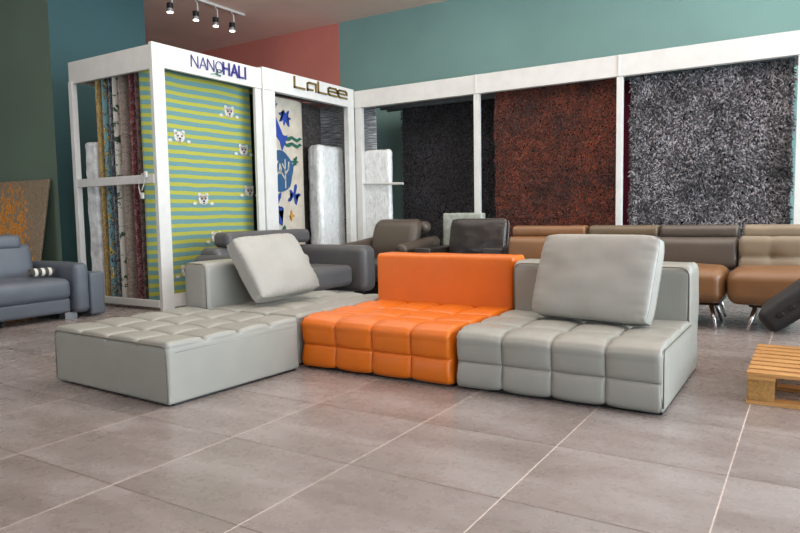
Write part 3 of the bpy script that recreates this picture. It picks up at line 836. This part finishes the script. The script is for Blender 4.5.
# ------------------------------------------------------------------ dark slate sofa behind the chaise (faces +X)
S2 = empty('leather_sofa', (-6.2, 6.85, 0))
tag(S2, 'dark slate leather sofa with long headrest bolster, behind the chaise module by the rack', 'sofa')
soft('backrest', -0.62, -0.28, -0.92, 0.80, 0.30, 0.80, 0.09, M['slate_dark'], S2, 0.02, 'x', 3)
soft('headrest', -0.52, -0.22, -0.76, 0.92, 0.80, 1.00, 0.07, M['slate_dark'], S2, 0.015, 'x', 5)
soft('seat', -0.30, 0.78, -0.80, 0.62, 0.22, 0.50, 0.08, M['slate_dark'], S2, 0.02, 'z', 7)
soft('armrest', -0.55, 0.92, 0.66, 0.98, 0.12, 0.755, 0.09, M['slate_dark'], S2, 0.015, 'zx', 2)
soft('armrest', -0.62, 0.98, -1.02, -0.84, 0.12, 0.70, 0.08, M['slate_dark'], S2, 0.015, 'zx', 9)
for x, y in ((0.8, 0.8), (-0.5, 0.8), (0.8, -0.93), (-0.5, -0.93)):
    MB().tube([(x, y, 0), (x, y, 0.13)], 0.02, 8).build('leg', M['black'], S2)

# taupe recliner armchair
A1 = empty('recliner_armchair', (-5.50, 8.6, 0))
tag(A1, 'taupe leather recliner armchair with rounded back, between the slate sofa and dark armchair', 'armchair')
vs, fs = rbox_data((0.86, 0.26, 0.72), 0.12, 0.03, None, 6)
def bend(v):
    x, y, z = v
    t = (z + 0.36) / 0.72
    y += 0.30 * max(0, t - 0.35) ** 1.6
    x *= 1 - 0.07 * t
    if abs(x) < 0.012 and y < 0.1: y += 0.008
    return (x, y, z)
me = bpy.data.meshes.new('backrest'); me.from_pydata([bend(v) for v in vs], [], fs); me.update()
link('backrest', me, M['taupe'], A1, (0, 0.08, 0.76))
soft('headrest', -0.40, 0.46, 0.26, 0.46, 0.90, 1.08, 0.08, M['taupe'], A1, 0.01, 'y', 5)
soft('seat', -0.42, 0.42, -0.60, 0.15, 0.22, 0.50, 0.08, M['taupe'], A1, 0.03, 'z', 6)
for sx_ in (-1, 1):
    xa, xb = sorted((sx_ * 0.40, sx_ * 0.60))
    mb = MB().tube([(sx_ * 0.5, -0.56, 0.66), (sx_ * 0.5, -0.52, 0.68), (sx_ * 0.5, -0.2, 0.70), (sx_ * 0.5, 0.2, 0.745), (sx_ * 0.5, 0.45, 0.76)], 0.095, 16)
    mb.build('armrest', M['taupe'], A1, smooth=True)
    rbox('side_panel', xa + 0.02, xb - 0.02, -0.5, 0.42, 0.06, 0.62, 0.04, M['taupe'], A1, 0.1)
rbox('base', -0.40, 0.40, -0.5, 0.35, 0.0, 0.22, 0.03, M['black'], A1, 0.2)

# espresso armchair with loose back cushion
A2 = empty('armchair', (-4.10, 8.45, 0))
tag(A2, 'dark espresso leather armchair with block arms and squashy back cushion', 'armchair')
A2.rotation_euler = (0, 0, math.radians(0))
o = pillow('back_cushion', 0.86, 0.56, 0.26, M['espresso'], 3.0)
o.parent = A2; o.location = (0.06, 0.16, 0.83); o.rotation_euler = (math.radians(-12), 0, 0)
o['label'] = 'squashy back cushion'
rbox('backrest', -0.42, 0.50, 0.28, 0.44, 0.1, 0.86, 0.04, M['espresso'], A2, 0.1)
soft('seat', -0.40, 0.40, -0.40, 0.26, 0.15, 0.46, 0.06, M['espresso'], A2, 0.03, 'z', 6)
rbox('armrest', -0.70, -0.42, -0.42, 0.44, 0.05, 0.72, 0.03, M['espresso'], A2, 0.1)
rbox('armrest', 0.36, 0.68, -0.42, 0.44, 0.05, 0.73, 0.03, M['espresso'], A2, 0.1)
# ------------------------------------------------------------------ row of sofas at the right
def rowsofa(x0, x1, mb_, mhs, ms, label, seats, tufted=False, legs=True):
    cx = (x0 + x1) / 2; root = empty('headrest_sofa', (cx, 7.75, 0)); tag(root, label, 'sofa', 'two-tone sofas in the back row')
    a = x0 - cx; W = x1 - x0; n = seats
    for i in range(n):
        u0 = a + W * i / n + 0.004; u1 = a + W * (i + 1) / n - 0.004
        soft('headrest', u0 + 0.008, u1 - 0.004, 0.20, 0.42, 0.875, 1.022, (0.03, 0.06, 0.06), mhs[i % len(mhs)], root, 0.008, 'y', i * 2.0)
        sz_ = (u1 - u0, 0.26, 0.36)
        if tufted:
            def dsp(p, nn, sz_=sz_):
                if nn.y > -0.5: return 0
                d = min(abs(p.z + 0.02), 9); dx_ = min(abs(p.x - q) for q in (-sz_[0] / 4, 0, sz_[0] / 4))
                b1 = math.exp(-math.hypot(d, dx_) / 0.05)
                return 0.035 * (1 - math.exp(-d / 0.03)) - 0.045 * b1 - 0.014 * math.exp(-dx_ / 0.015)
            rbox('backrest', u0, u1, 0.08, 0.34, 0.53, 0.89, (0.03, 0.06, 0.06), mb_, root, 0.025, dsp)
        else:
            soft('backrest', u0, u1, 0.08, 0.34, 0.53, 0.89, (0.035, 0.09, 0.09), mb_, root, 0.02, 'y', i * 3.0)
    soft('seat', a - 0.056, -a - 0.06, -0.66, 0.14, 0.265, 0.595, (0.10, 0.16, 0.10), ms, root, 0.035, 'z', 1.5 + cx, res=0.05)
    rbox('base', a + 0.12, -a - 0.12, -0.35, 0.3, 0.205, 0.275, 0.03, M['black'], root, 0.2)
    for sx_ in (-1, 1):
        for (ya, yb_) in ((-0.40, -0.56), (-0.12, -0.02), (0.24, 0.34)):
            xx = sx_ * (W / 2 - 0.20)
            MB().tube([(xx, ya, 0.26), (xx + sx_ * 0.07, yb_, 0.0)], 0.026, 10, r2=0.015).build('leg', M['chrome'], root, smooth=True)
    return root
rowsofa(-3.28, -2.31, M['caramel'], [M['caramel']], M['caramel'], 'caramel leather sofa section with padded headrest, left end of the back row', 1)
rowsofa(-2.30, -0.655, M['gunmetal'], [M['olive'], M['gunmetal']], M['caramel'], 'sofa with dark grey back and caramel seat behind the right-hand pale cushion', 2)
rowsofa(-0.64, 1.70, M['beige'], [M['beige']], M['caramel'], 'sofa with beige button-tufted back, caramel seat and chrome legs at the right edge', 2, True)

# ------------------------------------------------------------------ black massage chair footrest at right
F = empty('massage_chair', (0.5, 5.9, 0))
tag(F, 'black massage chair with raised ribbed footrest above the wooden pallet', 'massage chair')
fr = soft('footrest', -0.42, 0.42, -0.26, 0.26, -0.10, 0.10, 0.07, M['blackleather'], F, 0.01, 'z', 4, rot=(0, math.radians(-40), 0))
fr.location = (-0.47, 0.0, 0.58)
rb = MB()
for k in range(6):
    rb.box(-0.30 + k * 0.09, -0.25 + k * 0.09, -0.275, -0.25, -0.02, 0.015, bev=0.006)
rb.build('rib', M['black'], fr)
cl = MB().box(-0.2, -0.1, -0.2, 0.2, -0.16, -0.10, bev=0.01).box(0.0, 0.1, -0.2, 0.2, -0.17, -0.10, bev=0.01)
cl.build('bracket', M['black'], fr)
soft('seat', -0.12, 0.7, -0.36, 0.36, 0.25, 0.72, 0.1, M['blackleather'], F, 0.02, 'z', 4)
soft('backrest', 0.55, 0.9, -0.36, 0.36, 0.4, 1.35, 0.12, M['blackleather'], F, 0.02, 'x', 4)
rbox('base', -0.05, 0.75, -0.3, 0.3, 0.0, 0.27, 0.04, M['black'], F, 0.2)

# ------------------------------------------------------------------ wooden pallet
def woodmat(name, a, b_, sc=(2, 22, 22)):
    s = NT(name); co = s.coord(); n = s.noise(s.mapping(co, sc), 2.0, 6, 0.65, dist=0.8)
    s.col(s.ramp(n, [(0.3, a), (0.7, b_)])); s.set(rough=0.6); s.bump(n, 0.3, 0.003)
    return s.m
M['pine'] = woodmat('pine_slats', (160, 110, 58), (202, 154, 92))
M['chip'] = woodmat('pressed_wood', (120, 84, 40), (196, 150, 84), (30, 30, 30))
PW = empty('wooden_pallet', (0.2, 4.98, 0))
tag(PW, 'pale slatted wooden pallet lying on the tiles at the right edge', 'pallet')
OP = (0.2, 4.98, 0)
y = 4.50
for k in range(8):
    part('slat', MB().box(-0.315, 0.70, y, y + 0.088, 0.175, 0.20, bev=0.003), M['pine'], PW, OP); y += 0.128
for yy in (4.505, 4.92, 5.33):
    part('bottom_board', MB().box(-0.315, 0.70, yy, yy + 0.11, 0.0, 0.025, bev=0.003), M['pine'], PW, OP)
for xx in (-0.31, 0.12, 0.54):
    part('stringer', MB().box(xx, xx + 0.15, 4.50, 5.49, 0.15, 0.1745, bev=0.002), M['pine'], PW, OP)
    for yy in (4.505, 4.92, 5.33):
        part('block', MB().box(xx, xx + 0.145, yy, yy + 0.11, 0.0255, 0.1495, bev=0.003), M['chip'], PW, OP)

# ------------------------------------------------------------------ track lights
T = empty('lighting_track', (-9.75, 8.9, CH))
tag(T, 'slim grey ceiling track carrying the row of small spotlights', 'lighting track')
MB().box(-0.02, 0.02, -1.3, 1.0, -0.045, -0.001).build('rail', M['white'], T)
M['lamp'] = NT('lamp_glow').m
pb_ = M['lamp'].node_tree.nodes['Principled BSDF']
pb_.inputs['Emission Color'].default_value = (1.0, 0.93, 0.82, 1); pb_.inputs['Emission Strength'].default_value = 12.0
def spot():
    r = empty('track_spotlight')
    MB().tube([(0, 0.0, -0.001), (0, 0.0, -0.03), (0.0, 0.05, -0.05), (0.0, 0.055, -0.28)], 0.012, 8).build('bracket', M['white'], r, smooth=True)
    MB().tube([(0, 0, -0.21), (0, 0, -0.215), (0, 0, -0.305)], 0.055, 20).build('housing', M['black'], r, smooth=False)
    MB().tube([(0, 0, -0.306), (0, 0, -0.365)], 0.057, 20).build('collar', M['silver'], r, smooth=False)
    MB().tube([(0, 0, -0.366), (0, 0, -0.372)], 0.05, 20).build('lamp_disc', M['lamp'], r, smooth=False)
    return r
base = spot(); G_ = 'ceiling spotlights'
for i, (y, lab) in enumerate(((8.08, 'leftmost black ceiling spotlight, nearest the blue wall'), (8.66, 'second black ceiling spotlight from the left'),
                              (9.14, 'third black ceiling spotlight from the left'), (9.56, 'rightmost black ceiling spotlight, beside the end of the track'))):
    o = base if i == 0 else copy_tree(base)
    o.location = (-9.75, y, CH - 0.045); tag(o, lab, 'spotlight', G_)
    l = bpy.data.lights.new('spot_lamp', 'SPOT'); l.energy = 60; l.color = (1, 0.86, 0.7); l.spot_size = 1.6; l.spot_blend = 0.6; l.shadow_soft_size = 0.05
    lo = bpy.data.objects.new('spot_lamp', l); C.objects.link(lo); lo.location = (-9.75, y, CH - 0.44)

# ------------------------------------------------------------------ daylight through the shop windows, and added fill lamps
def area(name, loc, rot, sx_, sy_, e_, col):
    l = bpy.data.lights.new(name, 'AREA'); l.shape = 'RECTANGLE'; l.size = sx_; l.size_y = sy_; l.energy = e_; l.color = col
    o = bpy.data.objects.new(name, l); C.objects.link(o); o.location = loc; o.rotation_euler = rot
    return o
area('window_and_fill_daylight', (5.95, 0.0, 2.35), (0, math.radians(90), 0), 4.2, 10, 400, (0.76, 0.93, 1.1))
area('window_and_fill_daylight', (5.95, 8.2, 2.35), (0, math.radians(90), 0), 4.2, 6, 780, (0.82, 0.94, 1.03))
area('window_and_fill_daylight', (-9.5, -5.95, 2.0), (math.radians(90), 0, 0), 4.5, 3.2, 48, (0.95, 0.98, 1.0))  # added fill at the extra front window, lifts left wall and floor
area('overhead_fill', (-5.0, 0.8, 5.2), (0, 0, 0), 4, 3, 70, (1.0, 0.95, 0.88))  # unseen lamp added to brighten the floor at left front
area('overhead_fill', (-3.5, 6.2, 5.2), (0, 0, 0), 9, 5, 300, (1.0, 0.95, 0.88))  # unseen lamp added so seat tops get light from above
W = bpy.data.worlds.new('World'); bpy.context.scene.world = W; W.use_nodes = True
bg = W.node_tree.nodes['Background']; bg.inputs[0].default_value = (0.85, 0.93, 1.0, 1); bg.inputs[1].default_value = 3.0

# ------------------------------------------------------------------ camera
cam = bpy.data.cameras.new('camera'); co = bpy.data.objects.new('camera', cam); C.objects.link(co)
cam.sensor_width = 36; cam.lens = 660.25 / 800 * 36; cam.clip_end = 100
right = Vector((0.84895, 0.528202, -0.016899)); up = Vector((-0.027604, 0.076254, 0.996706)); back = Vector((0.527751, -0.845688, 0.079317))
Rc = Matrix((right, up, back)).transposed()
co.matrix_world = Matrix.Translation((0, 0, 1.2)) @ Rc.to_4x4()
sc = bpy.context.scene; sc.camera = co
sc.view_settings.view_transform = 'Standard'; sc.view_settings.look = 'None'; sc.view_settings.gamma = 1
sc.view_settings.use_curve_mapping = False; sc.view_settings.exposure = 0.0
